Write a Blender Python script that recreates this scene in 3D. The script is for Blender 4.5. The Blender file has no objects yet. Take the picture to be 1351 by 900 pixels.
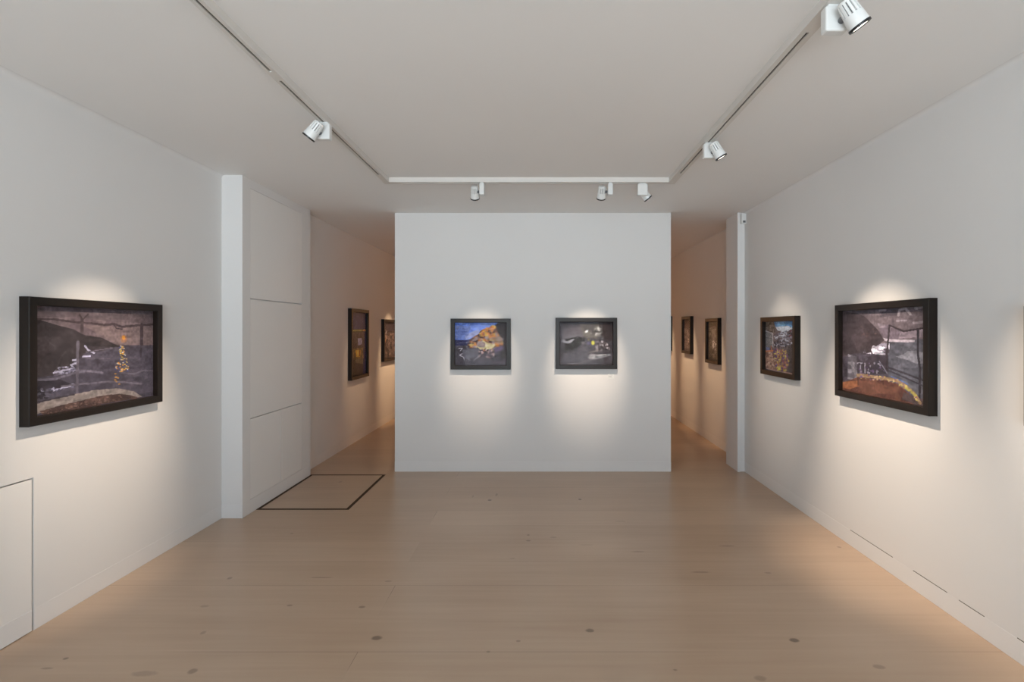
import bpy, bmesh, math, random
import numpy as np
from mathutils import Vector, Matrix
random.seed(4)
C = bpy.context.scene.collection
EYE = 1.6; FPX = 670.0; CEIL = 2.9

# ---------------------------------------------------------------- helpers
def s2l(c):
    return tuple(((v/255)/12.92 if v/255 <= .04045 else ((v/255+.055)/1.055)**2.4) for v in c)

def obj(name, bm, mats, parent=None, smooth=False, bevel=0, seg=2):
    me = bpy.data.meshes.new(name)
    bmesh.ops.recalc_face_normals(bm, faces=bm.faces)
    bm.to_mesh(me); bm.free()
    if not isinstance(mats, (list, tuple)): mats = [mats]
    for m in mats: me.materials.append(m)
    if smooth:
        for p in me.polygons: p.use_smooth = True
        me.set_sharp_from_angle(angle=math.radians(35))
    o = bpy.data.objects.new(name, me); C.objects.link(o)
    if parent is not None: o.parent = parent
    if bevel:
        b = o.modifiers.new('bevel', 'BEVEL'); b.width = bevel; b.segments = seg; b.limit_method = 'ANGLE'
    return o

def empty(name, loc=(0, 0, 0), rz=0):
    o = bpy.data.objects.new(name, None); C.objects.link(o)
    o.location = loc; o.rotation_euler = (0, 0, rz); o.empty_display_size = .1
    return o

def tag(o, label, cat, group=None):
    o['label'] = label; o['category'] = cat
    if group: o['group'] = group
    return o

def struct(o):
    o['kind'] = 'structure'; return o

def add_box(bm, x0, x1, y0, y1, z0, z1, mi=0, mtx=None):
    x0, x1 = sorted((x0, x1)); y0, y1 = sorted((y0, y1)); z0, z1 = sorted((z0, z1))
    v = [bm.verts.new((x, y, z)) for z in (z0, z1) for y in (y0, y1) for x in (x0, x1)]
    if mtx is not None:
        for q in v: q.co = mtx @ q.co
    for f in ((0, 2, 3, 1), (4, 5, 7, 6), (0, 1, 5, 4), (2, 6, 7, 3), (0, 4, 6, 2), (1, 3, 7, 5)):
        fc = bm.faces.new([v[i] for i in f]); fc.material_index = mi
    return v

def add_lathe(bm, prof, n=40, mi=0, mtx=None, closed=False):
    """prof: (radius, along) pairs revolved about local +Z."""
    rings = []
    for r, z in prof:
        if r < 1e-6:
            rings.append([bm.verts.new((0, 0, z))]); continue
        rings.append([bm.verts.new((r*math.cos(2*math.pi*i/n), r*math.sin(2*math.pi*i/n), z)) for i in range(n)])
    if mtx is not None:
        for rg in rings:
            for q in rg: q.co = mtx @ q.co
    pairs = list(zip(rings, rings[1:]))
    if closed: pairs.append((rings[-1], rings[0]))
    for a, b in pairs:
        for i in range(n):
            j = (i+1) % n
            if len(a) == 1 and len(b) == 1: continue
            if len(a) == 1: f = [a[0], b[i], b[j]]
            elif len(b) == 1: f = [a[i], b[0], a[j]]
            else: f = [a[i], b[i], b[j], a[j]]
            bm.faces.new(f).material_index = mi

def add_plan(bm, pts, z0, z1):
    """extruded plan polygon"""
    lo = [bm.verts.new((x, y, z0)) for x, y in pts]; hi = [bm.verts.new((x, y, z1)) for x, y in pts]
    n = len(pts)
    bm.faces.new(lo); bm.faces.new(hi)
    for i in range(n):
        j = (i+1) % n
        bm.faces.new((lo[i], lo[j], hi[j], hi[i]))

# ---------------------------------------------------------------- materials
def pmat(name, col, rough=.5, spec=.5, metal=0, coat=0, coat_rough=.1):
    m = bpy.data.materials.new(name); m.use_nodes = True
    b = m.node_tree.nodes['Principled BSDF']
    b.inputs['Base Color'].default_value = (*col, 1)
    b.inputs['Roughness'].default_value = rough
    b.inputs['Specular IOR Level'].default_value = spec
    b.inputs['Metallic'].default_value = metal
    b.inputs['Coat Weight'].default_value = coat
    b.inputs['Coat Roughness'].default_value = coat_rough
    return m

def plaster(name, col, rough=.75, bump=.02, scale=60):
    m = pmat(name, col, rough, .3)
    nt = m.node_tree; N = nt.nodes; L = nt.links; b = N['Principled BSDF']
    tc = N.new('ShaderNodeTexCoord')
    n1 = N.new('ShaderNodeTexNoise'); n1.inputs['Scale'].default_value = scale; n1.inputs['Detail'].default_value = 4
    n2 = N.new('ShaderNodeTexNoise'); n2.inputs['Scale'].default_value = .9; n2.inputs['Detail'].default_value = 2
    L.new(tc.outputs['Object'], n1.inputs['Vector']); L.new(tc.outputs['Object'], n2.inputs['Vector'])
    mr = N.new('ShaderNodeMapRange'); mr.inputs['To Min'].default_value = .965; mr.inputs['To Max'].default_value = 1.03
    L.new(n2.outputs['Fac'], mr.inputs['Value'])
    mx = N.new('ShaderNodeVectorMath'); mx.operation = 'SCALE'; mx.inputs[0].default_value = col
    L.new(mr.outputs['Result'], mx.inputs['Scale']); L.new(mx.outputs['Vector'], b.inputs['Base Color'])
    bp = N.new('ShaderNodeBump'); bp.inputs['Strength'].default_value = bump; bp.inputs['Distance'].default_value = .002
    L.new(n1.outputs['Fac'], bp.inputs['Height']); L.new(bp.outputs['Normal'], b.inputs['Normal'])
    return m

WALL = plaster('white_wall_paint', (.735, .728, .72))
CEILM = plaster('white_ceiling_paint', (.835, .83, .82))
SKIRT = plaster('white_skirting_gloss', (.75, .745, .74), .35, .005)
PANEL = plaster('white_panel_paint', (.79, .78, .765), .5, .008)
GAP = pmat('dark_shadow_gap', (.10, .09, .08), .9, .1)
BLACKF = pmat('black_stained_frame', (.012, .008, .006), .34, .25)
MATB = pmat('dark_mount_board', (.02, .016, .014), .8, .2)
LAMPW = pmat('white_powder_coat', (.74, .75, .74), .32, .5)
LAMPD = pmat('lamp_dark_grey', (.12, .12, .125), .5)
RIM = pmat('black_lamp_rim', (.008, .008, .009), .35)
TRACKM = pmat('white_track_aluminium', (.68, .655, .62), .4, .5)
SLOT = pmat('track_slot_dark', (.15, .14, .125), .7, .2)
BRASS = pmat('dark_bronze_edging', (.05, .028, .014), .6, .2)
CARD = pmat('white_card', (.78, .78, .76), .6)
CARDP = pmat('card_print', (.25, .25, .25), .7)

def emis(name, col, strength):
    m = bpy.data.materials.new(name); m.use_nodes = True
    nt = m.node_tree; nt.nodes.clear()
    e = nt.nodes.new('ShaderNodeEmission'); o = nt.nodes.new('ShaderNodeOutputMaterial')
    e.inputs['Color'].default_value = (*col, 1); e.inputs['Strength'].default_value = strength
    nt.links.new(e.outputs[0], o.inputs[0]); return m
LENS = emis('lit_lens', (1, .93, .80), 6)

def glassmat(name, rough, tint=(1, 1, 1), ior=1.5):
    m = bpy.data.materials.new(name); m.use_nodes = True
    nt = m.node_tree; nt.nodes.clear(); N = nt.nodes; L = nt.links
    t = N.new('ShaderNodeBsdfTransparent'); t.inputs['Color'].default_value = (*tint, 1)
    g = N.new('ShaderNodeBsdfGlossy'); g.inputs['Roughness'].default_value = rough
    fr = N.new('ShaderNodeFresnel'); fr.inputs['IOR'].default_value = 1.5
    mx = N.new('ShaderNodeMixShader'); o = N.new('ShaderNodeOutputMaterial')
    ge = N.new('ShaderNodeNewGeometry'); sb = N.new('ShaderNodeMath'); sb.operation = 'SUBTRACT'; sb.inputs[0].default_value = 1
    mu = N.new('ShaderNodeMath'); mu.operation = 'MULTIPLY'
    L.new(ge.outputs['Backfacing'], sb.inputs[1]); L.new(sb.outputs[0], mu.inputs[0]); L.new(fr.outputs[0], mu.inputs[1])
    fr.inputs['IOR'].default_value = ior
    L.new(mu.outputs[0], mx.inputs[0]); L.new(t.outputs[0], mx.inputs[1]); L.new(g.outputs[0], mx.inputs[2])
    L.new(mx.outputs[0], o.inputs[0]); return m
PICGLASS = glassmat('picture_glass', .02, ior=1.12)
WINGLASS = glassmat('window_glass', .0, (.95, .97, .97))

def wood_floor():
    m = pmat('pale_oiled_plank_floor', (.5, .4, .3), .3, .6)
    nt = m.node_tree; N = nt.nodes; L = nt.links; b = N['Principled BSDF']
    tc = N.new('ShaderNodeTexCoord')
    def math_(op, a, b2=None, clamp=False):
        n = N.new('ShaderNodeMath'); n.operation = op; n.use_clamp = clamp
        for i, v in enumerate((a, b2)):
            if v is None: continue
            if isinstance(v, (int, float)): n.inputs[i].default_value = v
            else: L.new(v, n.inputs[i])
        return n.outputs[0]
    def mapping(scale, loc=(0, 0, 0)):
        mp = N.new('ShaderNodeMapping'); mp.inputs['Scale'].default_value = scale; mp.inputs['Location'].default_value = loc
        L.new(tc.outputs['Object'], mp.inputs['Vector']); return mp.outputs[0]
    br = N.new('ShaderNodeTexBrick')
    br.inputs['Scale'].default_value = 1; br.inputs['Brick Width'].default_value = 7.3
    br.inputs['Row Height'].default_value = .325; br.inputs['Mortar Size'].default_value = .0011
    br.inputs['Mortar Smooth'].default_value = .3; br.inputs['Bias'].default_value = 0
    br.offset = .37; br.offset_frequency = 2
    br.inputs['Color1'].default_value = (0, 0, 0, 1); br.inputs['Color2'].default_value = (1, 1, 1, 1)
    br.inputs['Mortar'].default_value = (.5, .5, .5, 1)
    L.new(mapping((1, 1, 1), (.9, -2.515+.325*8, 0)), br.inputs['Vector'])
    grain = N.new('ShaderNodeTexNoise'); grain.inputs['Scale'].default_value = 1; grain.inputs['Detail'].default_value = 6
    grain.inputs['Distortion'].default_value = .6
    L.new(mapping((1.1, 26, 1)), grain.inputs['Vector'])
    blot = N.new('ShaderNodeTexNoise'); blot.inputs['Scale'].default_value = 1; blot.inputs['Detail'].default_value = 3
    L.new(mapping((.8, 3.2, 1), (3, 1, 0)), blot.inputs['Vector'])
    c1 = N.new('ShaderNodeMixRGB'); c1.inputs[1].default_value = (.42, .30, .208, 1); c1.inputs[2].default_value = (.515, .385, .278, 1)
    bw = math_('MULTIPLY', math_('SUBTRACT', grain.outputs['Fac'], .5), .9)
    bl = math_('MULTIPLY', math_('SUBTRACT', blot.outputs['Fac'], .5), 1.5)
    sepb = N.new('ShaderNodeSeparateColor'); L.new(br.outputs['Color'], sepb.inputs[0])
    pv = math_('MULTIPLY', math_('SUBTRACT', sepb.outputs[0], .5), .55)
    fac = math_('ADD', math_('ADD', math_('ADD', bw, bl), pv), .5, True)
    L.new(fac, c1.inputs[0])
    # seams: only faintly open, some stretches closed up
    sn = N.new('ShaderNodeTexNoise'); sn.inputs['Scale'].default_value = 1; sn.inputs['Detail'].default_value = 1
    L.new(mapping((.55, 2.3, 1), (7.3, 2, 0)), sn.inputs['Vector'])
    smask = math_('MULTIPLY', math_('SUBTRACT', sn.outputs['Fac'], .47), 9, True)
    seam = math_('MULTIPLY', br.outputs['Fac'], math_('ADD', math_('MULTIPLY', smask, .85), .12))
    # knots and cracks: (x, y, rx, ry, strength) in metres on the floor
    sep = N.new('ShaderNodeSeparateXYZ')
    wob = N.new('ShaderNodeTexNoise'); wob.inputs['Scale'].default_value = 30
    L.new(tc.outputs['Object'], wob.inputs['Vector'])
    L.new(tc.outputs['Object'], sep.inputs[0])
    px = [(497, 842, .030, .020, .75), (778, 832, .022, .018, .7), (478, 801, .020, .013, .6), (382, 799, .018, .011, .55),
          (646, 660, .020, .022, .95), (765, 659, .018, .018, .95), (697, 706, .012, .014, .6), (697, 713.5, .02, .013, .55),
          (303, 763, .016, .018, .5), (1048, 845, .026, .020, .8), (254, 886, .022, .022, .5), (190, 889, .07, .02, .3),
          (1107, 722, .016, .016, .5), (959, 720.5, .07, .008, .6), (925, 755, .07, .013, .4), (1013, 756, .025, .014, .35),
          (424, 762, .08, .007, .55), (512, 767, .025, .010, .35), (819, 688, .045, .010, .3), (842, 728, .05, .012, .35),
          (730, 709, .03, .012, .35), (774, 719, .06, .006, .35), (684, 846, .012, .008, .5), (644, 860, .012, .008, .5),
          (891, 884, .012, .008, .5), (268, 835, .016, .016, .35), (87, 869, .014, .010, .7), (62, 882, .03, .008, .45),
          (270, 800, .025, .014, .3), (624, 655, .010, .04, .3), (655, 653, .012, .045, .45), (385, 704, .014, .014, .4),
          (1160, 880, .03, .018, .4), (1003, 895, .03, .02, .35), (449, 636, .02, .03, .35), (676, 737, .02, .01, .25)]
    tot = None
    for (x, y, rx, ry, st) in px:
        Y = FPX*EYE/(y-434); X = (x-712)/FPX*Y
        dx = math_('DIVIDE', math_('SUBTRACT', sep.outputs[0], X), rx)
        dy = math_('DIVIDE', math_('SUBTRACT', sep.outputs[1], Y), ry)
        d = math_('ADD', math_('MULTIPLY', dx, dx), math_('MULTIPLY', dy, dy))
        d = math_('ADD', d, math_('MULTIPLY', math_('SUBTRACT', wob.outputs['Fac'], .5), 1.2))
        k = math_('MULTIPLY', math_('MULTIPLY', math_('SUBTRACT', 1.15, d), 1.3, True), st)
        tot = k if tot is None else math_('MAXIMUM', tot, k)
    c2 = N.new('ShaderNodeMixRGB'); c2.inputs[2].default_value = (.11, .075, .05, 1)
    L.new(c1.outputs[0], c2.inputs[1]); L.new(math_('MAXIMUM', tot, seam), c2.inputs[0])
    L.new(c2.outputs[0], b.inputs['Base Color'])
    b.inputs['Roughness'].default_value = .29
    bp = N.new('ShaderNodeBump'); bp.inputs['Strength'].default_value = .05; bp.inputs['Distance'].default_value = .0005
    L.new(math_('SUBTRACT', math_('MULTIPLY', grain.outputs['Fac'], .4), seam), bp.inputs['Height'])
    L.new(bp.outputs['Normal'], b.inputs['Normal'])
    return m
FLOORM = wood_floor()

# ---------------------------------------------------------------- the room
XL, XR = -2.685, 2.295          # main room side walls
Y0, YE = -3.2, 12.0             # shop window wall behind the camera, far end wall
XLP = -2.51                     # built-out cupboard wall on the left
XLC = -2.607                    # left passage wall
XRP, XRC = 2.215, 2.42          # right pier, right passage wall
YP1, YP2 = 4.288, 5.56          # cupboard wall
YC = 5.69                       # face of the central partition
TW = .3

bm = bmesh.new(); add_box(bm, -3.4, 3.2, Y0-.3, YE+.3, -.15, 0)
struct(obj('floor', bm, FLOORM))
bm = bmesh.new(); add_box(bm, -3.4, 3.2, Y0-.3, YE+.3, CEIL, CEIL+.2)
struct(obj('ceiling', bm, CEILM))

# left wall, with the recess of the low hatch and the cupboard wall's door recesses
HY0, HY1, HZ = 1.88, 2.695, .812
bm = bmesh.new()
add_box(bm, XL-TW, XL, Y0, HY0, 0, CEIL)
add_box(bm, XL-TW, XL, HY0, HY1, HZ, CEIL)
add_box(bm, XL-TW, XL-.03, HY0, HY1, 0, HZ)
add_box(bm, XL-TW, XL, HY1, YP1, 0, CEIL)
# cupboard wall: body set back 20 mm, face pieces around the doors
CY0, CY1 = 4.405, 5.36
add_box(bm, XL-TW, XLP-.02, YP1, YP2, 0, CEIL)
add_box(bm, XLP-.02, XLP, YP1, CY0, 0, CEIL)
add_box(bm, XLP-.02, XLP, CY1, YP2, 0, CEIL)
add_box(bm, XLP-.02, XLP, CY0, CY1, 2.82, CEIL)
add_box(bm, XLP-.02, XLP, CY0, CY1, 0, .118)
add_box(bm, XL-TW, XLC, YP2, YE, 0, CEIL)
struct(obj('wall_left', bm, WALL))

bm = bmesh.new()
add_plan(bm, [(XR+TW+.2, Y0), (XR, Y0), (XR, YC), (XRP, YC), (XRP, 6.03), (XRC, 6.03), (XRC, YE), (XR+TW+.2, YE)], 0, CEIL)
struct(obj('wall_right', bm, WALL))
PX0, PX1 = -1.622, 1.470
bm = bmesh.new(); add_box(bm, PX0, PX1, YC, YC+.32, 0, CEIL)
struct(obj('wall_center', bm, WALL))
bm = bmesh.new(); add_box(bm, XLC, XRC, YE, YE+.2, 0, CEIL)
struct(obj('wall_back', bm, WALL))
# shopfront wall behind the camera, window opening
WX0, WX1, WZ0, WZ1 = -2.2, 1.9, .25, 2.65
bm = bmesh.new()
add_box(bm, XL, WX0, Y0-.2, Y0, 0, CEIL); add_box(bm, WX1, XR, Y0-.2, Y0, 0, CEIL)
add_box(bm, WX0, WX1, Y0-.2, Y0, 0, WZ0); add_box(bm, WX0, WX1, Y0-.2, Y0, WZ1, CEIL)
struct(obj('wall_front', bm, WALL))
bm = bmesh.new()
for x in (WX0, (WX0+WX1)/2-.03, WX1-.06): add_box(bm, x, x+.06, Y0-.14, Y0-.08, WZ0, WZ1)
for z in (WZ0, WZ1-.06): add_box(bm, WX0, WX1, Y0-.139, Y0-.081, z, z+.06)
wf = struct(obj('window_1', bm, TRACKM))
bm = bmesh.new(); add_box(bm, WX0+.05, WX1-.05, Y0-.113, Y0-.107, WZ0+.05, WZ1-.05)
obj('pane', bm, WINGLASS, wf)

# skirtings, almost flush, 3 mm proud
BH = .113; BP = .0015
def skirt(bm, x0, x1, y0, y1): add_box(bm, x0, x1, y0, y1, .001, BH)
bm = bmesh.new()
skirt(bm, XL, XL+BP, HY1+.004, YP1-BP)
skirt(bm, XL, XLP+BP, YP1-BP*2, YP1)
skirt(bm, XLP, XLP+BP, YP1, YP2)
skirt(bm, XLC, XLC+BP, YP2, YE)
struct(obj('baseboard_left', bm, SKIRT, bevel=.0007))
bm = bmesh.new()
skirt(bm, XR-BP, XR, Y0, YC-BP*3)
skirt(bm, XRP+.03, XR, YC-BP*3, YC)
skirt(bm, XRC-BP, XRC, 6.03, YE)
struct(obj('baseboard_right', bm, SKIRT, bevel=.0007))
bm = bmesh.new(); skirt(bm, PX0-BP, PX1+BP, YC-BP*2, YC)
struct(obj('baseboard_center', bm, SKIRT, bevel=.0007))
# thin caulk groove above the right skirting (open in places)
bm = bmesh.new()
for a, b_ in ((3.30, 3.75), (2.86, 3.12), (2.62, 2.78), (2.3, 2.44)): add_box(bm, XR-.0012, XR+.01, a, b_, BH, BH+.004)
struct(obj('trim_2', bm, GAP))
# corner bead down the edge of the right pier
bm = bmesh.new(); add_box(bm, XRP-.003, XRP+.026, YC-.016, YC+.02, .0, CEIL)
struct(obj('trim_1', bm, SKIRT, bevel=.003))

# small fillet added to soften the tone step between side walls and ceiling
def cove(name, x, sx, y0, y1, rad=.028, n=10):
    bm = bmesh.new(); pts = [(x, CEIL), (x, CEIL-rad)]
    for i in range(1, n):
        a = math.pi/2*i/n
        pts.append((x+sx*rad*(1-math.cos(a)), CEIL-rad+rad*math.sin(a)))
    pts.append((x+sx*rad, CEIL))
    A = [bm.verts.new((p, y0, q)) for p, q in pts]; B = [bm.verts.new((p, y1, q)) for p, q in pts]
    bm.faces.new(A); bm.faces.new(B)
    for i in range(len(pts)):
        j = (i+1) % len(pts); bm.faces.new((A[i], A[j], B[j], B[i]))
    struct(obj(name, bm, WALL, smooth=True))
cove('trim_3', XL, 1, Y0, YP1)
cove('trim_4', XR, -1, Y0, YC-.06)

# sensor box at the top of the right pier
bm = bmesh.new(); add_box(bm, XRP+.031, XRP+.086, YC-.045, YC, CEIL-.128, CEIL-.016)
s = obj('sensor_box', bm, LAMPW, bevel=.006)
tag(s, 'small white box high on the right pier, just under the ceiling', 'sensor')
bm = bmesh.new(); add_box(bm, XRP+.045, XRP+.073, YC-.048, YC-.044, CEIL-.118, CEIL-.095)
obj('cover_slot', bm, LAMPD, s)

# low hatch in the left wall
bm = bmesh.new(); add_box(bm, XL-.026, XL-.001, HY0+.006, HY1-.009, .004, HZ-.008)
h = obj('access_hatch', bm, PANEL, bevel=.001)
tag(h, 'white low hatch door set flush in the left wall below the large painting', 'hatch')
bm = bmesh.new(); add_box(bm, XL-.0005, XL+.0025, HY0+.01, HY1-.012, .004, BH)
obj('kick_strip', bm, SKIRT, h)

# cupboard doors in the built-out wall
cup = empty('built_in_cupboard', (XLP, (CY0+CY1)/2, 0))
tag(cup, 'flush white built-in cupboard with seamed doors between the left pillar and the left passage', 'cupboard')
def door(y0, y1, z0, z1):
    bm = bmesh.new(); g = .0022
    add_box(bm, -.018, -.0005, y0+g-(CY0+CY1)/2, y1-g-(CY0+CY1)/2, z0+g, z1-g)
    return obj('door', bm, PANEL, cup, bevel=.001)
ym = 4.925
door(CY0, CY1, 1.862, 2.82)
door(CY0, CY1, .822, 1.858)
door(CY0, ym, .118, .818)
door(ym+.003, CY1, .118, .818)

# floor hatch outlined with dark edging
hx0, hx1, hy0, hy1 = XLP+BP, -1.69, 4.49, 5.57
bm = bmesh.new(); e = .028
for a in ((hx0, hx1, hy0, hy0+e), (hx0, hx1, hy1-e, hy1), (hx0, hx0+e, hy0+e, hy1-e), (hx1-e, hx1, hy0+e, hy1-e)):
    add_box(bm, *a, .0, .002)
fh = empty('floor_hatch', ((hx0+hx1)/2, (hy0+hy1)/2, 0))
fr = obj('edging', bm, BRASS, fh); fr.location = -fh.location
bm = bmesh.new(); add_box(bm, hx0+e, hx1-e, hy0+e, hy1-e, 0, .0012)
pn = obj('hatch_panel', bm, FLOORM, fh); pn.location = -fh.location
tag(fh, 'wooden floor hatch outlined in dark edging beside the built-in cupboard', 'hatch')

# ---------------------------------------------------------------- lighting rails
TZ = CEIL-.04
TXL, TXR, TY = -1.318, 1.140, 4.39
def rail(name, p0, p1, slots, w, label, ht=.04):
    """p0,p1 plan end points; slots: open stretches as (from,to) metres from p0"""
    p0, p1 = Vector((*p0, 0)), Vector((*p1, 0)); L = (p1-p0).length
    root = empty(name, (p0.x, p0.y, CEIL), math.atan2(p1.y-p0.y, p1.x-p0.x))
    bm = bmesh.new()
    sw = .0065
    add_box(bm, 0, L, -w/2, -sw, -ht, 0); add_box(bm, 0, L, sw, w/2, -ht, 0)
    add_box(bm, 0, L, -sw, sw, -.012, 0)
    cur = 0
    for a, b_ in list(slots)+[(L, L)]:
        if a > cur+1e-4: add_box(bm, cur, a, -sw, sw, -ht, -.012)
        cur = b_
    obj('profile', bm, TRACKM, root)
    bm = bmesh.new()
    for a, b_ in slots: add_box(bm, a, b_, -sw*.98, sw*.98, -ht+.006, -.0125)
    obj('contact_slot', bm, SLOT, root)
    tag(root, label, 'lighting track', None)
    return root
def YatL(x): return 1.26*FPX/(434-x)
yl0 = -1.2
rail('lighting_rail', (TXL, yl0), (TXL, TY-.034), [(.02, 2.49-yl0), (2.58-yl0, 4.16-yl0)], .05,
     'white ceiling lighting track running along the left side of the room')
rail('lighting_rail', (TXR, yl0), (TXR, TY-.034), [(.02, 1.93-yl0), (2.16-yl0, 4.13-yl0)], .062,
     'white ceiling lighting track running along the right side of the room')
rail('lighting_rail', (TXL-.03, TY), (TXR+.033, TY), [(.15, 1.0), (1.1, 2.3)], .066,
     'white ceiling lighting track crossing in front of the central partition')

# ---------------------------------------------------------------- spotlights
def spotlight(track_xy, d, side, target, label, power, size=46, blend=.9, color=(1, .81, .63), scale=1.0, track_dir='y', hxo=.028):
    """d: plan heading of the beam (radians); side: +1 head to the right of the box seen along the beam"""
    root = empty('track_spotlight', (track_xy[0], track_xy[1], TZ), d)
    # local +X = beam heading, local +Y = left of it
    tag(root, label, 'spotlight', 'white track spotlights')
    s = scale
    bm = bmesh.new(); add_box(bm, -.03*s, .03*s, -.013, .013, -.012, -.0003)
    obj('adapter', bm, LAMPW, root, bevel=.002)
    bm = bmesh.new(); add_box(bm, -.043*s, .043*s, -.021*s, .021*s, -.108*s, -.010)
    obj('gear_box', bm, LAMPW, root, bevel=.007*s, seg=3)
    hy = -side*.068*s; hx = hxo*s; hz = -.072*s
    # pivot arm
    bm = bmesh.new()
    add_lathe(bm, [(0, 0), (.012*s, 0), (.012*s, abs(hy)), (0, abs(hy))], 20, 0,
              Matrix.Translation((hx*.5, 0, hz)) @ Matrix.Rotation(math.radians(90 if side > 0 else -90), 4, 'X'))
    obj('pivot', bm, LAMPD, root, smooth=True)
    wp = root.matrix_world if False else (Matrix.Translation(root.location) @ Matrix.Rotation(d, 4, 'Z'))
    hw = wp @ Vector((hx, hy, hz))
    v = (Vector(target)-hw).normalized()
    lv = Matrix.Rotation(-d, 3, 'Z') @ v
    q = lv.to_track_quat('Z', 'Y')
    M = Matrix.Translation((hx, hy, hz)) @ q.to_matrix().to_4x4() @ Matrix.Scale(.92*s, 4)
    bm = bmesh.new()
    # housing: solid cap at the back, ribbed cooling section, smooth flaring front
    add_lathe(bm, [(0, -.060), (.026, -.060), (.0305, -.057), (.0325, -.048), (.0325, -.0475), (.0295, -.047), (.0295, .004),
                   (.0368, .0045), (.0385, .010), (.0405, .040), (.0418, .055), (.0395, .056), (.036, .045), (.0, .040)], 48, 0, M)
    for f in bm.faces:
        c_ = M.inverted() @ f.calc_center_median()
        if -.047 < c_.z < .004 and math.hypot(c_.x, c_.y) < .0305: f.material_index = 1
    head = obj('lamp_head', bm, [LAMPW, LAMPD], root, smooth=True)
    bm = bmesh.new(); n = 14
    for k in range(n):
        R = M @ Matrix.Rotation(2*math.pi*k/n, 4, 'Z')
        vs = add_box(bm, .028, .0368, -.0050, .0050, -.050, .0055, 0, None)
        for w in vs:
            t = (w.co.z+.052)/.0575
            if w.co.x > .03: w.co.x = .0335+.0033*t
            w.co = R @ w.co
    obj('cooling_ribs', bm, LAMPW, head)
    bm = bmesh.new()
    add_lathe(bm, [(.0385, .0545), (.0428, .0545), (.0434, .0575), (.0432, .0650), (.0388, .0655), (.0370, .0585)], 48, 0, M, closed=True)
    obj('rim', bm, RIM, head, smooth=True)
    bm = bmesh.new()
    add_lathe(bm, [(0, .0625), (.020, .0622), (.0368, .0610), (.0368, .0545), (0, .0545)], 40, 0, M)
    obj('lens', bm, LENS, head, smooth=True)
    ld = bpy.data.lights.new('spot_beam', 'SPOT'); ld.energy = power; ld.color = color
    ld.spot_size = math.radians(size); ld.spot_blend = blend; ld.shadow_soft_size = .018
    lo = bpy.data.objects.new('spot_beam', ld); C.objects.link(lo)
    lo.location = hw + v*.072*s
    lo.rotation_euler = v.to_track_quat('-Z', 'Y').to_euler()
    return root

PI = math.pi
P = 215
spotlight((TXL, 3.10), PI, -1, (XL, 3.08, 1.10), 'white spotlight on the left track aimed at the left wall painting', P, 42, 1.0)
spotlight((-.497, TY), PI/2, -1, (-.66, YC, 1.24), 'left of the spotlights on the cross track, seen from behind', P*.66, 31, 1.0)
spotlight((.607, TY), PI/2, -1, (.53, YC, 1.24), 'middle spotlight on the cross track, head hanging left of its box', P*.98, 31, 1.0)
spotlight((.888, TY), 0, -1, (XR, 4.80, 1.25), 'right of the spotlights on the cross track, head tilted towards the right wall', P*.40, 38, 1.0)
spotlight((1.150, 3.44), 0, 1, (XR, 3.40, .88), 'smaller spotlight midway along the right track', P*1.35, 49, 1.0)
spotlight((TXR+.008, 1.98), 0, 1, (XR, 1.95, 1.1), 'largest spotlight at the top right of the photo with its lens glowing', P*.9, 48, 1.0, scale=1.0)

def beam(name, loc, target, power, size, color=(1, .74, .50), blend=.9, r=.03):
    ld = bpy.data.lights.new(name, 'SPOT'); ld.energy = power; ld.color = color
    ld.spot_size = math.radians(size); ld.spot_blend = blend; ld.shadow_soft_size = r
    lo = bpy.data.objects.new(name, ld); C.objects.link(lo); lo.location = loc
    lo.rotation_euler = (Vector(target)-Vector(loc)).to_track_quat('-Z', 'Y').to_euler()
WARM = (1, .64, .36)
# passage lamps, out of sight behind the partition
beam('rear_beam', (-1.55, 7.25, 2.8), (XLC, 7.25, 1.15), 75, 34, WARM)
beam('rear_beam', (-1.50, 8.8, 2.8), (XLC, 8.75, 1.1), 230, 36, WARM)
beam('rear_beam', (1.40, 7.05, 2.8), (XRC, 7.05, 1.05), 130, 32, WARM)
beam('rear_beam', (1.40, 8.25, 2.8), (XRC, 8.22, 1.05), 160, 32, WARM)
beam('rear_beam', (1.40, 9.5, 2.8), (XRC, 9.5, 1.05), 160, 32, WARM)
WARMER = (1, .50, .22)  # unseen fill spots added to bounce warm light into the passages
beam('rear_beam', (0, 10.3, 2.8), (0, 12, 1.3), 300, 90, WARMER)
beam('rear_beam', (0, 7.9, 2.8), (0, 6.01, 1.3), 280, 56, WARMER)
for y in (.7, -.9):  # unseen wall spots added near the camera, their bounce warms the ceiling
    beam('front_beam', (TXL-.1, y, 2.8), (XL, y, 1.1), 45, 50, (1, .84, .66))
    beam('front_beam', (TXR+.1, y, 2.8), (XR, y, 1.1), 45, 50, (1, .84, .66))

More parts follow.
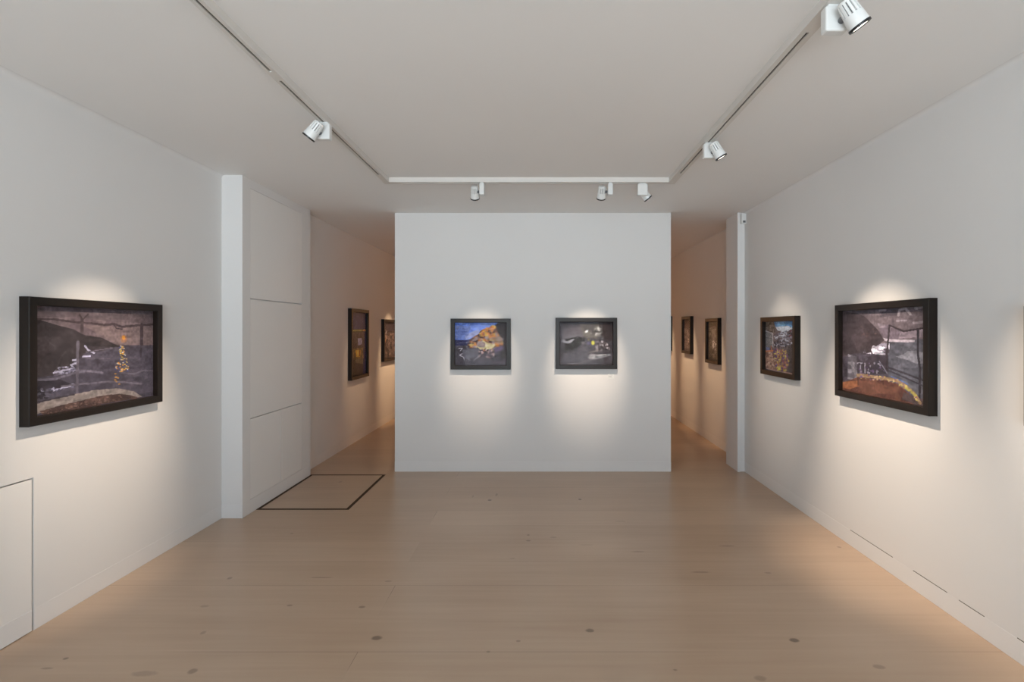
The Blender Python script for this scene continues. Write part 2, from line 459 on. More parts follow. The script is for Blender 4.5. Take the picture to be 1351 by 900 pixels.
# ---------------------------------------------------------------- painted pictures
class Canvas:
    """paints in the sheet's own space; points may be given in any frame whose quad is stated"""
    def __init__(s, quad, w, h, base):
        s.w, s.h = w, h
        (x0, y0), (x1, y1), (x2, y2), (x3, y3) = quad      # TL TR BR BL
        A = []; B = []
        for (u, v), (x, y) in zip(((0, 0), (1, 0), (1, 1), (0, 1)), quad):
            A.append([u, v, 1, 0, 0, 0, -u*x, -v*x]); B.append(x)
            A.append([0, 0, 0, u, v, 1, -u*y, -v*y]); B.append(y)
        hh = np.append(np.linalg.solve(np.array(A, float), np.array(B, float)), 1).reshape(3, 3)
        U, V = np.meshgrid((np.arange(w)+.5)/w, (np.arange(h)+.5)/h)
        s.U, s.V = U, V
        D = hh[2, 0]*U+hh[2, 1]*V+1
        s.X = (hh[0, 0]*U+hh[0, 1]*V+hh[0, 2])/D; s.Y = (hh[1, 0]*U+hh[1, 1]*V+hh[1, 2])/D
        s.im = np.zeros((h, w, 3)); s.im[:] = base
        s.rng = np.random.RandomState(w+h)
    def noise(s, n, seed=0, stretch=1):
        r = np.random.RandomState(seed); g = r.rand(n+2, int(n*stretch)+2)
        gy = s.V*n; gx = s.U*n*stretch
        iy = gy.astype(int); ix = gx.astype(int); fy = gy-iy; fx = gx-ix
        fy = fy*fy*(3-2*fy); fx = fx*fx*(3-2*fx)
        return (g[iy, ix]*(1-fx)+g[iy, ix+1]*fx)*(1-fy)+(g[iy+1, ix]*(1-fx)+g[iy+1, ix+1]*fx)*fy
    def inside(s, pts):
        m = np.zeros_like(s.X, bool); n = len(pts)
        for i in range(n):
            xa, ya = pts[i]; xb, yb = pts[(i+1) % n]
            if ya == yb: continue
            c = ((ya > s.Y) != (yb > s.Y)) & (s.X < (xb-xa)*(s.Y-ya)/(yb-ya)+xa)
            m ^= c
        return m
    def put(s, m, col, a=1):
        s.im[m] = s.im[m]*(1-a)+np.array(col, float)*a
    def poly(s, pts, col, a=1, col2=None, n=0, seed=1, thr=.5):
        m = s.inside(pts); s.put(m, col, a)
        if col2 is not None:
            s.put(m & (s.noise(n, seed) > thr), col2)
    def line(s, pts, wd, col, a=1):
        m = np.zeros_like(s.X, bool)
        for (xa, ya), (xb, yb) in zip(pts, pts[1:]):
            dx, dy = xb-xa, yb-ya; L = dx*dx+dy*dy+1e-9
            t = np.clip(((s.X-xa)*dx+(s.Y-ya)*dy)/L, 0, 1)
            m |= (s.X-xa-t*dx)**2+(s.Y-ya-t*dy)**2 < (wd/2)**2
        s.put(m, col, a)
    def dot(s, x, y, rx, ry, col, a=1):
        s.put(((s.X-x)/rx)**2+((s.Y-y)/ry)**2 < 1, col, a)
    def scatter(s, pts, n, rx, ry, cols, seed=1):
        r = random.Random(seed); xs = [p[0] for p in pts]; ys = [p[1] for p in pts]
        def ins(x, y):
            c = False
            for i in range(len(pts)):
                xa, ya = pts[i]; xb, yb = pts[(i+1) % len(pts)]
                if (ya > y) != (yb > y) and x < (xb-xa)*(y-ya)/(yb-ya)+xa: c = not c
            return c
        k = 0
        while k < n:
            x = r.uniform(min(xs), max(xs)); y = r.uniform(min(ys), max(ys))
            if not ins(x, y): continue
            k += 1; s.dot(x, y, rx*r.uniform(.5, 1.3), ry*r.uniform(.5, 1.3), r.choice(cols), .9)
    def grain(s, amt=9, sat=.8):
        s.im = s.im*sat+s.im.mean(2, keepdims=True)*(1-sat)
        s.im *= 1+((s.noise(34, 8, .5)-.5)*.24+(s.noise(50, 12, 1.3)-.5)*.24)[..., None]
        s.im += (s.noise(14, 3, 1.4)-.5)[..., None]*amt*2 + s.rng.normal(0, amt*.1, s.im.shape)
        s.im = np.clip(s.im, 3, 252)

def art_material(gain):
    m = bpy.data.materials.new('painted_sheet'); m.use_nodes = True
    nt = m.node_tree; b = nt.nodes['Principled BSDF']; b.inputs['Roughness'].default_value = .7
    b.inputs['Specular IOR Level'].default_value = .2
    a = nt.nodes.new('ShaderNodeVertexColor'); a.layer_name = 'paint'
    v = nt.nodes.new('ShaderNodeVectorMath'); v.operation = 'MULTIPLY'; v.inputs[1].default_value = gain
    nt.links.new(a.outputs['Color'], v.inputs[0]); nt.links.new(v.outputs[0], b.inputs['Base Color'])
    return m
ARTM = art_material((.62, .68, .80))

def paint_A():
    c = Canvas([(190, 145), (795, 172), (795, 595), (190, 695)], 250, 172, (112, 92, 92))
    sky = c.Y < 340
    c.im[sky] = (132, 108, 106); c.put(sky & (c.noise(5, 2, 2) > .55), (120, 97, 98))
    c.poly([(190, 145), (795, 172), (795, 235), (600, 225), (400, 200), (190, 205)], (112, 92, 92), .8)
    c.poly([(440, 240), (640, 250), (795, 255), (795, 340), (620, 340), (560, 305)], (140, 114, 108), .8)
    c.poly([(190, 345), (795, 342), (795, 700), (190, 700)], (88, 78, 88))           # sea
    c.put((c.Y > 342) & (c.noise(22, 5, .5) > .6), (98, 88, 98), .7)
    c.poly([(190, 205), (240, 218), (330, 245), (400, 262), (450, 290), (540, 305), (600, 335), (640, 350), (590, 352),
            (520, 350), (470, 370), (430, 400), (400, 425), (380, 455), (330, 470), (300, 490), (190, 505)], (74, 62, 62), 1, (66, 56, 56), 9, 4)
    c.poly([(455, 345), (600, 352), (540, 372), (480, 376)], (82, 70, 72))
    c.poly([(190, 520), (330, 510), (390, 535), (350, 560), (300, 575), (190, 620)], (62, 54, 62))
    # foam along the rocks
    for pts in ([(300, 478), (330, 470), (370, 462), (400, 455), (385, 440), (410, 430)], [(310, 470), (350, 478)],
                [(300, 565), (340, 555), (390, 540)], [(395, 415), (415, 412)], [(445, 398), (480, 395)], [(455, 345), (470, 365), (500, 380)]):
        c.line(pts, 9, (200, 190, 208))
    c.scatter([(300, 455), (400, 440), (420, 470), (330, 490)], 26, 9, 3.5, [(190, 180, 196), (150, 140, 160), (120, 110, 130)])
    c.scatter([(240, 555), (400, 535), (400, 560), (250, 600)], 24, 8, 4, [(180, 172, 190), (120, 112, 130), (90, 84, 100)], 5)
    c.scatter([(200, 560), (260, 545), (280, 600), (200, 615)], 16, 12, 6, [(50, 45, 50), (100, 92, 104)], 6)
    # twisting rails
    c.line([(190, 510), (260, 512), (310, 508), (350, 495), (400, 480), (460, 468), (540, 478)], 11, (126, 114, 124))
    c.line([(340, 545), (420, 535), (500, 530), (570, 522), (640, 525), (735, 535)], 9, (120, 108, 116))
    c.line([(640, 480), (700, 485), (745, 468), (795, 470)], 8, (112, 102, 110))
    c.line([(420, 325), (418, 420), (415, 590)], 14, (118, 106, 114))
    c.line([(460, 375), (590, 355)], 5, (118, 104, 112)); c.line([(440, 405), (580, 408)], 4, (110, 98, 106))
    c.line([(190, 212), (300, 212), (400, 226), (480, 232), (550, 240), (600, 236), (640, 250), (720, 243), (795, 238)], 11, (84, 66, 66))
    c.line([(600, 240), (612, 258), (640, 262)], 7, (84, 66, 66))
    c.line([(440, 215), (440, 275)], 14, (86, 68, 68)); c.line([(428, 190), (442, 215), (470, 188)], 9, (86, 68, 68))
    c.line([(738, 240), (738, 340)], 15, (84, 66, 68)); c.line([(735, 345), (732, 400)], 9, (76, 66, 74))
    c.line([(275, 325), (310, 350), (300, 380)], 3, (92, 78, 78)); c.line([(360, 370), (330, 410), (310, 470)], 4, (92, 78, 78))
    # sun and its glitter
    c.dot(648, 310, 17, 20, (170, 116, 84)); c.dot(648, 305, 8, 11, (246, 150, 40))
    r = random.Random(3)
    for k in range(85):
        t = r.random(); y = 345+t*130; w = 8+t*28
        c.dot(640+r.uniform(-w, w), y, 4.5, 2.6, r.choice([(240, 196, 60), (235, 150, 40), (200, 170, 110), (70, 80, 150), (210, 200, 180)]))
    for k in range(9): c.dot(615+r.uniform(-12, 12), 480+r.uniform(0, 65), 6, 3, (200, 140, 60))
    # near rock ledge
    c.poly([(190, 640), (260, 618), (400, 585), (500, 565), (620, 556), (700, 572), (742, 600), (690, 605), (560, 600), (440, 625), (300, 655), (190, 690)], (166, 146, 132), 1, (150, 132, 120), 16, 9)
    c.line([(190, 628), (300, 606), (400, 585)], 8, (74, 64, 68))
    c.poly([(230, 668), (330, 640), (430, 618), (520, 596), (620, 583), (680, 590), (730, 606), (620, 620), (440, 655), (250, 690)], (112, 80, 68), 1, (92, 66, 58), 20, 3)
    c.scatter([(240, 668), (430, 625), (620, 590), (680, 600), (500, 640), (250, 685)], 50, 7, 3, [(140, 100, 84), (80, 58, 52), (160, 120, 100)])
    c.grain(3); return c

def paint_B():
    c = Canvas([(112, 168), (543, 145), (540, 640), (115, 565)], 250, 180, (96, 80, 82))
    c.put(c.Y < 330, (122, 104, 106)); c.put((c.Y < 330) & (c.noise(7, 2, 2) > .55), (104, 88, 92))
    c.poly([(320, 155), (400, 148), (390, 190), (300, 200)], (96, 82, 88))
    c.line([(300, 165), (330, 163)], 10, (170, 152, 152))
    c.line([(395, 190), (400, 165), (430, 155), (455, 185)], 12, (178, 160, 158)); c.line([(480, 155), (510, 150)], 14, (176, 160, 158))
    c.line([(385, 218), (435, 215)], 9, (156, 138, 140)); c.line([(470, 228), (540, 222)], 12, (160, 142, 144))
    c.poly([(290, 228), (350, 240), (420, 270), (540, 245), (543, 300), (470, 300), (330, 312), (310, 290)], (150, 130, 136), 1, (118, 100, 108), 12, 5)
    c.poly([(340, 320), (543, 305), (543, 640), (345, 520)], (92, 90, 98), 1, (104, 102, 110), 6, 3, .6)
    c.line([(315, 308), (345, 315), (420, 318), (470, 318)], 12, (200, 182, 186))
    c.poly([(380, 395), (420, 385), (440, 368), (480, 365), (520, 375), (543, 380), (543, 430), (480, 428), (440, 412), (400, 402)], (140, 136, 142))
    # headland
    c.poly([(112, 168), (190, 180), (225, 195), (290, 260), (325, 315), (300, 335), (270, 355), (262, 380), (215, 385), (190, 410), (130, 390), (112, 400)], (74, 60, 62), 1, (84, 68, 70), 9, 6, .6)
    c.scatter([(200, 220), (270, 250), (290, 300), (210, 300)], 12, 7, 5, [(86, 68, 68), (96, 74, 72), (110, 78, 74)])
    # surf
    c.poly([(185, 400), (215, 385), (262, 375), (275, 350), (310, 330), (350, 330), (350, 360), (300, 390), (260, 415), (215, 418)], (236, 224, 232), 1, (160, 148, 160), 16, 4)
    c.poly([(250, 400), (300, 378), (330, 370), (300, 400), (262, 415)], (108, 146, 136))
    c.scatter([(190, 380), (330, 330), (350, 370), (230, 430)], 44, 9, 8, [(246, 236, 242), (84, 72, 80), (170, 160, 170)])
    # houses and rocks
    c.poly([(115, 400), (180, 380), (345, 390), (345, 495), (190, 500), (115, 520)], (70, 60, 68), 1, (90, 78, 88), 14, 8)
    c.poly([(140, 385), (185, 395), (190, 515), (140, 510)], (140, 130, 134), 1, (104, 96, 102), 20, 2)
    c.line([(190, 430), (228, 432), (228, 478)], 7, (168, 158, 166)); c.line([(205, 440), (205, 490)], 5, (150, 140, 150))
    c.poly([(225, 490), (290, 405), (340, 480)], (62, 56, 64)); c.line([(300, 420), (340, 480)], 5, (130, 124, 136))
    c.scatter([(190, 420), (300, 430), (330, 480), (195, 485)], 30, 6, 5, [(150, 140, 150), (60, 52, 60), (110, 84, 120)], 9)
    # posts and rails
    c.line([(338, 460), (338, 380), (345, 300), (350, 240)], 9, (62, 52, 56)); c.line([(350, 240), (420, 270), (543, 250)], 9, (66, 54, 58))
    c.line([(492, 265), (490, 380), (500, 450), (498, 600)], 11, (58, 52, 60)); c.line([(345, 450), (420, 475), (543, 520)], 10, (64, 58, 66))
    c.line([(345, 465), (430, 500), (520, 540)], 8, (70, 64, 74))
    # terrace
    c.poly([(115, 530), (190, 500), (330, 512), (390, 530), (440, 570), (470, 605), (470, 628), (115, 568)], (112, 64, 50), 1, (130, 78, 58), 10, 6)
    c.poly([(115, 525), (190, 518), (200, 545), (150, 560), (115, 555)], (176, 102, 60))
    c.poly([(420, 570), (500, 600), (540, 600), (540, 640), (470, 625), (410, 605)], (98, 76, 74))
    c.line([(192, 490), (250, 495), (320, 503), (380, 512), (430, 540), (470, 575), (500, 620)], 16, (172, 134, 92))
    c.line([(360, 495), (400, 510), (440, 530)], 7, (92, 110, 160)); c.line([(430, 548), (480, 585)], 12, (196, 176, 70))
    c.scatter([(200, 485), (380, 500), (470, 565), (500, 620), (470, 600), (380, 525), (200, 505)], 60, 5, 4, [(210, 170, 120), (120, 84, 130), (170, 110, 70), (222, 190, 90)], 3)
    c.line([(193, 500), (193, 540)], 5, (96, 56, 40)); c.line([(318, 515), (318, 535)], 5, (96, 56, 40))
    c.grain(3); return c

def paint_C():
    c = Canvas([(160, 210), (712, 210), (725, 695), (160, 695)], 200, 160, (74, 70, 76))
    c.poly([(160, 210), (620, 210), (560, 260), (430, 300), (400, 360), (300, 400), (160, 400)], (100, 136, 232), 1, (124, 156, 240), 7, 3, .6)
    c.poly([(260, 345), (400, 290), (430, 300), (400, 350), (280, 395)], (146, 156, 206))
    c.poly([(165, 240), (325, 250), (310, 330), (270, 395), (165, 390)], (96, 118, 188), 1, (112, 124, 176), 9, 5)
    c.poly([(160, 400), (320, 400), (290, 470), (160, 480)], (52, 54, 96)); c.line([(165, 440), (280, 436)], 6, (92, 92, 122))
    c.poly([(160, 470), (720, 450), (725, 695), (160, 695)], (76, 70, 78), 1, (88, 82, 90), 8, 2)
    c.poly([(620, 210), (712, 210), (725, 600), (660, 640), (640, 400), (600, 260)], (58, 50, 52))
    hill = [(290, 470), (340, 380), (420, 330), (450, 285), (520, 270), (560, 235), (600, 250), (620, 330), (670, 390), (680, 470), (640, 520), (560, 520), (480, 530), (420, 480), (320, 490)]
    c.poly(hill, (150, 96, 60))
    c.scatter(hill, 150, 17, 14, [(206, 116, 40), (216, 178, 76), (64, 38, 40), (178, 140, 110), (56, 44, 60), (224, 130, 40), (170, 150, 150), (84, 60, 70)])
    c.scatter([(420, 330), (560, 235), (600, 260), (560, 320), (460, 380)], 24, 14, 11, [(226, 136, 44), (220, 180, 60), (206, 110, 40)], 6)
    c.scatter([(480, 390), (640, 360), (680, 440), (600, 450)], 50, 9, 5, [(150, 136, 124), (108, 92, 92), (180, 168, 150)], 7)
    c.poly([(400, 440), (460, 408), (520, 440), (600, 455), (580, 490), (520, 520), (430, 510), (400, 480)], (214, 196, 130))
    c.poly([(400, 430), (440, 410), (490, 440), (480, 490), (430, 490), (395, 475)], (150, 128, 122))
    c.scatter([(490, 440), (600, 455), (570, 500), (500, 515)], 30, 8, 6, [(236, 226, 150), (200, 170, 110), (230, 210, 190)], 4)
    c.poly([(560, 500), (690, 470), (680, 520), (600, 540)], (104, 88, 120))
    c.scatter([(430, 510), (560, 510), (620, 620), (520, 620), (400, 600)], 44, 10, 13, [(220, 170, 160), (36, 30, 38), (110, 92, 104), (230, 190, 180)], 8)
    c.poly([(240, 520), (400, 500), (420, 590), (350, 610), (260, 620)], (100, 98, 108), 1, (112, 110, 120), 6, 4)
    for pts in ([(200, 500), (238, 498), (215, 530)], [(210, 580), (250, 600), (265, 640)], [(430, 590), (380, 620), (365, 650)], [(290, 600), (320, 640)], [(240, 560), (210, 575)]):
        c.line(pts, 7, (190, 184, 190))
    c.line([(560, 668), (690, 660)], 8, (118, 100, 108))
    c.grain(7); return c

def paint_D():
    c = Canvas([(165, 212), (722, 212), (722, 680), (165, 680)], 200, 160, (84, 76, 80))
    c.put(c.noise(5, 3, 1.2) > .5, (76, 68, 70), .8)
    c.poly([(190, 290), (400, 260), (420, 380), (200, 400)], (108, 98, 100)); c.poly([(560, 212), (722, 212), (722, 420), (620, 400)], (66, 52, 50))
    c.poly([(380, 240), (560, 225), (620, 330), (560, 400), (420, 380)], (112, 104, 90), 1, (92, 84, 78), 8, 3)
    c.poly([(220, 520), (220, 400), (360, 370), (440, 400), (400, 460), (300, 520)], (48, 43, 42))
    c.poly([(180, 420), (205, 398), (240, 425), (300, 400), (320, 398), (270, 450), (235, 440), (200, 440)], (170, 164, 164))
    c.poly([(425, 345), (430, 310), (460, 300), (500, 330), (490, 355), (450, 358)], (250, 240, 222), 1, (120, 108, 96), 14, 3)
    c.scatter([(520, 270), (590, 260), (620, 340), (545, 370)], 30, 12, 12, [(230, 220, 204), (60, 54, 50), (150, 140, 128)])
    c.dot(515, 440, 17, 22, (240, 232, 60)); c.dot(468, 405, 9, 8, (140, 130, 50)); c.dot(408, 440, 14, 12, (140, 132, 130)); c.dot(470, 445, 26, 13, (98, 90, 122))
    c.poly([(300, 540), (450, 470), (480, 560), (420, 640), (200, 660), (200, 560)], (96, 90, 94))
    c.scatter([(540, 410), (650, 430), (690, 510), (560, 530)], 46, 15, 12, [(140, 124, 120), (206, 190, 184), (44, 36, 36), (100, 84, 82)], 4)
    c.poly([(455, 590), (490, 560), (560, 568), (700, 560), (690, 580), (560, 610), (480, 622)], (184, 176, 168), 1, (130, 132, 128), 12, 5)
    c.scatter([(460, 590), (560, 580), (550, 615), (480, 620)], 20, 8, 8, [(214, 206, 196), (110, 100, 96)], 5)
    c.line([(240, 670), (380, 665), (440, 640), (560, 612), (700, 575)], 8, (140, 132, 130))
    c.line([(480, 545), (570, 525)], 12, (150, 136, 122)); c.dot(245, 572, 14, 6, (110, 104, 106))
    c.grain(7); return c

def paint_E():
    c = Canvas([(198, 188), (497, 188), (502, 694), (198, 648)], 190, 160, (110, 96, 96))
    c.poly([(280, 188), (497, 188), (480, 260), (420, 275), (380, 285), (300, 240)], (90, 150, 204), 1, (120, 180, 220), 8, 3)
    c.poly([(300, 240), (420, 230), (470, 255), (430, 280), (380, 290), (320, 270)], (206, 214, 220))
    c.poly([(198, 188), (280, 188), (300, 250), (290, 300), (198, 280)], (84, 74, 64), 1, (120, 108, 96), 24, 5)
    c.poly([(200, 270), (270, 290), (275, 430), (200, 440)], (116, 120, 122)); c.line([(200, 275), (270, 300), (275, 430)], 8, (170, 170, 172))
    c.line([(205, 340), (265, 350)], 6, (82, 86, 88)); c.line([(205, 390), (265, 395)], 6, (150, 150, 150))
    c.scatter([(280, 320), (430, 270), (490, 300), (490, 420), (290, 430)], 130, 11, 9, [(156, 160, 172), (104, 106, 120), (190, 196, 206), (84, 74, 82), (128, 122, 134)])
    c.scatter([(420, 270), (490, 270), (490, 330), (430, 330)], 16, 8, 8, [(140, 60, 60), (90, 60, 80), (60, 50, 60)], 3)
    c.line([(295, 345), (340, 320), (400, 325)], 8, (204, 208, 214)); c.scatter([(290, 380), (420, 370), (430, 420), (290, 430)], 12, 9, 13, [(46, 42, 60), (60, 56, 70)], 4)
    c.poly([(205, 430), (240, 435), (240, 465), (205, 462)], (84, 110, 160))
    c.poly([(430, 420), (497, 400), (502, 694), (430, 670), (400, 520)], (84, 76, 76))
    c.poly([(200, 470), (280, 460), (300, 650), (200, 640)], (176, 134, 112), 1, (140, 100, 84), 14, 4)
    c.line([(200, 470), (285, 466)], 14, (214, 122, 70)); c.line([(255, 420), (262, 470)], 8, (200, 110, 70))
    fl = [(280, 450), (400, 455), (430, 560), (410, 670), (300, 650)]
    c.poly(fl, (150, 104, 96)); c.scatter(fl, 160, 8, 11, [(206, 176, 60), (110, 74, 140), (190, 120, 110), (92, 70, 110), (214, 200, 90), (160, 90, 80)], 5)
    c.scatter([(210, 480), (290, 480), (300, 640), (210, 630)], 40, 9, 9, [(206, 170, 146), (130, 92, 78), (190, 150, 124)], 6)
    c.line([(210, 640), (330, 665), (500, 690)], 9, (190, 150, 136)); c.poly([(325, 630), (350, 625), (355, 655), (325, 655)], (216, 206, 60))
    c.grain(8); return c

def paint_F():
    c = Canvas([(213, 200), (345, 215), (345, 730), (213, 760)], 110, 160, (66, 56, 56))
    c.put(c.Y < 350, (48, 50, 104)); c.put(c.U > .8, (30, 38, 100)); c.put((c.Y < 350) & (c.noise(6, 2) > .6), (62, 62, 112))
    c.line([(213, 362), (345, 362)], 14, (150, 140, 70)); c.dot(330, 362, 10, 9, (214, 130, 60))
    c.poly([(213, 380), (330, 380), (330, 520), (213, 520)], (92, 76, 78), 1, (80, 64, 66), 9, 4)
    c.poly([(275, 430), (310, 430), (312, 480), (280, 490)], (150, 148, 190)); c.line([(240, 510), (270, 470)], 4, (50, 40, 44))
    c.poly([(220, 520), (320, 510), (325, 600), (290, 640), (240, 610)], (150, 112, 70), 1, (116, 96, 60), 14, 3)
    c.poly([(255, 530), (300, 530), (295, 590), (260, 590)], (226, 166, 46)); c.line([(292, 535), (290, 580)], 7, (150, 40, 40)); c.line([(275, 535), (275, 580)], 5, (214, 214, 90))
    c.line([(250, 560), (250, 620), (245, 680)], 10, (60, 48, 44)); c.poly([(250, 610), (320, 600), (320, 650), (260, 640)], (120, 104, 80))
    c.grain(7); return c

def paint_mono(seed, base, lights, w=110, h=140):
    c = Canvas([(0, 0), (100, 0), (100, 100), (0, 100)], w, h, base)
    c.put(c.noise(6, seed) > .5, tuple(v*.8 for v in base))
    c.scatter([(10, 20), (50, 10), (92, 25), (90, 90), (12, 92)], 150, 6, 4, lights, seed)
    c.line([(0, 26), (100, 28)], 3, tuple(v*.6 for v in base))
    c.line([(30, 30), (34, 95)], 3, tuple(v*.6 for v in base))
    c.grain(7); return c
def paint_I():
    c = paint_mono(11, (112, 92, 88), [(130, 108, 104), (150, 128, 122), (90, 72, 70)])
    c.poly([(0, 0), (100, 0), (100, 26), (0, 24)], (80, 62, 62), .8); c.scatter([(50, 60), (95, 60), (95, 80), (60, 80)], 12, 6, 3, [(210, 190, 176), (60, 44, 44)], 3)
    return c
def paint_H():
    c = paint_mono(7, (84, 76, 70), [(104, 94, 88), (66, 58, 56), (120, 110, 104)])
    c.poly([(30, 20), (75, 18), (78, 75), (35, 72)], (150, 142, 134), .8, (104, 94, 90), 16, 3)
    c.scatter([(45, 50), (80, 48), (80, 72), (45, 70)], 26, 4, 3, [(230, 222, 214), (60, 52, 52), (190, 180, 172)], 4)
    return c
def paint_G():
    c = paint_mono(5, (96, 74, 70), [(126, 100, 92), (70, 54, 54), (150, 120, 108)], 160, 120)
    c.poly([(0, 0), (100, 0), (100, 22), (40, 26), (0, 14)], (66, 56, 66), .9); c.dot(14, 50, 3, 5, (190, 140, 90)); c.dot(20, 28, 3, 4, (170, 160, 160))
    return c

def picture(label, loc, rz, W, H, canvas, bar=.046, depth=.052, group='black framed landscape pictures'):
    """loc: centre of the back on the wall; local -Y faces the room; local X runs to the viewer's right"""
    root = empty('framed_picture', loc, rz)
    tag(root, label, 'picture', group)
    bm = bmesh.new()
    # mitred bars, section: outer face, slightly rounded front, inner rebate
    prof = [(0, 0), (0, depth-.003), (.003, depth), (bar-.003, depth), (bar, depth-.003), (bar, .016), (bar+.004, .012), (bar+.004, 0)]
    rings = []
    for (i, o_) in prof:
        x, z = W/2-i, H/2-i
        rings.append([bm.verts.new(p) for p in ((-x, -o_, -z), (x, -o_, -z), (x, -o_, z), (-x, -o_, z))])
    rings.append(rings[0])
    for a, b_ in zip(rings, rings[1:]):
        for i in range(4):
            j = (i+1) % 4; bm.faces.new((a[i], a[j], b_[j], b_[i]))
    obj('frame', bm, BLACKF, root)
    # artwork: painted sheet
    aw, ah = W-2*bar, H-2*bar
    nx, ny = canvas.w, canvas.h; yy = -.018
    me = bpy.data.meshes.new('artwork')
    xs = np.linspace(-aw/2, aw/2, nx+1); zs = np.linspace(ah/2, -ah/2, ny+1)
    gx, gz = np.meshgrid(xs, zs)
    co = np.stack([gx, np.full_like(gx, yy), gz], -1).reshape(-1, 3)
    nv = len(co)
    corner = np.array([[-aw/2, -.004, ah/2], [aw/2, -.004, ah/2], [aw/2, -.004, -ah/2], [-aw/2, -.004, -ah/2]])
    allco = np.vstack([co, corner])
    idx = np.arange(nv).reshape(ny+1, nx+1)
    q = np.stack([idx[1:, :-1], idx[1:, 1:], idx[:-1, 1:], idx[:-1, :-1]], -1).reshape(-1, 4)
    a, b_, c_, d_ = idx[0, 0], idx[0, -1], idx[-1, -1], idx[-1, 0]
    faces = q.tolist()
    # thin sides and back so the sheet has thickness
    extra = [[nv, nv+1, nv+2, nv+3]]
    faces += extra
    me.from_pydata(allco.tolist(), [], faces)
    img = canvas.im/255.0
    lin = np.where(img <= .04045, img/12.92, ((img+.055)/1.055)**2.4).reshape(-1, 3)
    lay = me.color_attributes.new('paint', 'FLOAT_COLOR', 'CORNER')
    cols = np.ones((len(me.loops), 4), np.float32)
    cols[:len(q)*4, :3] = np.repeat(lin, 4, axis=0); cols[len(q)*4:, :3] = .03
    lay.data.foreach_set('color', cols.ravel())
    me.materials.append(ARTM)
    ao = bpy.data.objects.new('artwork', me); C.objects.link(ao); ao.parent = root
    bm = bmesh.new(); add_box(bm, -aw/2+.001, aw/2-.001, -.030, -.028, -ah/2+.001, ah/2-.001)
    obj('glass', bm, PICGLASS, root)
    return root

RL, RR = PI/2, -PI/2   # facing +X (left wall), facing -X (right wall)
picture('large sunset sea picture in a black frame on the left wall above the low hatch', (XL, 3.084, EYE-.170), RL, .93, .676, paint_A())
picture('large black framed coastal picture with an orange terrace on the right wall', (XR, 3.396, EYE-.163), RR, .934, .684, paint_B())
picture('black framed orange hillside under blue sky, left of the two on the partition', (-.657, YC, EYE-.169), 0, .666, .567, paint_C())
picture('black framed grey night scene, right of the two on the partition', (.520, YC, EYE-.162), 0, .683, .570, paint_D())
picture('small black framed street scene with blue sky on the right wall beside the pier', (XR, 4.817, EYE-.169), RR, .70, .570, paint_E())
picture('tall narrow black framed picture with yellow light in the left passage', (XLC, 7.26, EYE-.213), RL, .71, .986, paint_F())
picture('black framed brown picture in the left passage, partly behind the partition', (XLC, 8.82, EYE-.193), RL, .93, .705, paint_G())
picture('upright black framed picture in the right passage, nearest the pier', (XRC, 7.02, EYE-.167), RR, .52, .625, paint_H())
picture('upright black framed mauve picture in the right passage, second from the pier', (XRC, 8.24, EYE-.10), RR, .50, .60, paint_I())
picture('black framed picture in the right passage, only a sliver beside the partition', (XRC, 9.55, EYE-.085), RR, .56, .63,
        paint_mono(9, (80, 60, 56), [(110, 88, 80), (60, 46, 44)], 40, 50))
picture('black framed picture cut off by the right edge of the photo', (XR, 2.356-.35, EYE-.172), RR, .70, .555,
        paint_mono(13, (110, 92, 88), [(130, 108, 104), (150, 128, 122), (90, 72, 70)], 100, 80))

# caption cards
def card(loc, rz, label, w=.075, h=.05):
    bm = bmesh.new(); add_box(bm, -w/2, w/2, -.004, 0, -h/2, h/2)
    o = obj('caption_sign', bm, CARD, bevel=.0008); o.location = loc; o.rotation_euler = (0, 0, rz)
    tag(o, label, 'caption card')
    bm = bmesh.new()
    for k, (a, b_) in enumerate(((.1, .75), (.1, .6), (.1, .68))):
        add_box(bm, -w/2+a*w, -w/2+b_*w, -.0044, -.0038, h*.22-k*h*.24, h*.27-k*h*.24)
    obj('printed_lines', bm, CARDP, o)
card((.80, YC, EYE-.53), 0, 'small white caption card under the grey picture on the partition', .065, .055)

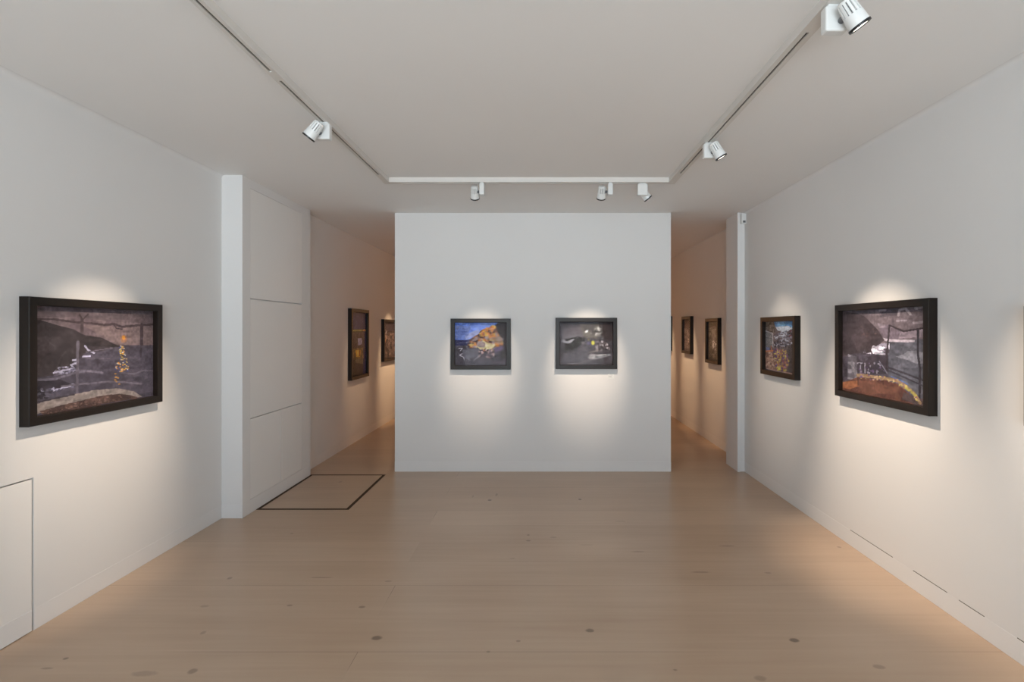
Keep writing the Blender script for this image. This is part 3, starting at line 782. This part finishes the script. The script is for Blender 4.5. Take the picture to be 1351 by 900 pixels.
# ---------------------------------------------------------------- daylight
w = bpy.data.worlds.new('daylight'); bpy.context.scene.world = w; w.use_nodes = True
nt = w.node_tree; bg = nt.nodes['Background']; bg.inputs['Strength'].default_value = 6.3
tc = nt.nodes.new('ShaderNodeTexCoord'); sx = nt.nodes.new('ShaderNodeSeparateXYZ'); rp = nt.nodes.new('ShaderNodeValToRGB')
mr = nt.nodes.new('ShaderNodeMapRange'); mr.inputs['From Min'].default_value = -1; mr.inputs['From Max'].default_value = 1
nt.links.new(tc.outputs['Generated'], sx.inputs[0]); nt.links.new(sx.outputs['Z'], mr.inputs['Value']); nt.links.new(mr.outputs[0], rp.inputs[0])
el = rp.color_ramp.elements           # lower half brightened as added uplight for the ceiling, sky above
el[0].position = .0; el[0].color = (1.2, 1.28, 1.36, 1)
el[1].position = 1.0; el[1].color = (.38, .48, .65, 1)
e = rp.color_ramp.elements.new(.49); e.color = (1.75, 1.9, 2.05, 1)
e = rp.color_ramp.elements.new(.53); e.color = (.52, .60, .70, 1)
nt.links.new(rp.outputs[0], bg.inputs['Color'])
pl = bpy.data.lights.new('window_daylight', 'AREA'); pl.shape = 'RECTANGLE'; pl.size = WX1-WX0; pl.size_y = WZ1-WZ0
pl.cycles.is_portal = True
po = bpy.data.objects.new('window_daylight', pl); C.objects.link(po)
po.location = ((WX0+WX1)/2, Y0-.21, (WZ0+WZ1)/2); po.rotation_euler = (math.radians(90), 0, 0)

# ---------------------------------------------------------------- camera and view
cam = bpy.data.cameras.new('camera'); co = bpy.data.objects.new('camera', cam); C.objects.link(co)
co.location = (0, 0, EYE); co.rotation_euler = (math.radians(90), 0, 0)
cam.sensor_width = 36; cam.lens = FPX/1351*36; cam.clip_start = .02
cam.shift_x = -(712-675.5)/1351; cam.shift_y = -(450-434)/1351
sc = bpy.context.scene; sc.camera = co
sc.view_settings.view_transform = 'Standard'; sc.view_settings.look = 'None'
sc.view_settings.exposure = 0; sc.view_settings.gamma = 1; sc.view_settings.use_curve_mapping = False
sc.cycles.max_bounces = 12; sc.cycles.diffuse_bounces = 8; sc.cycles.glossy_bounces = 4
sc.cycles.use_denoising = True; sc.cycles.use_adaptive_sampling = False; sc.cycles.sample_clamp_indirect = 6
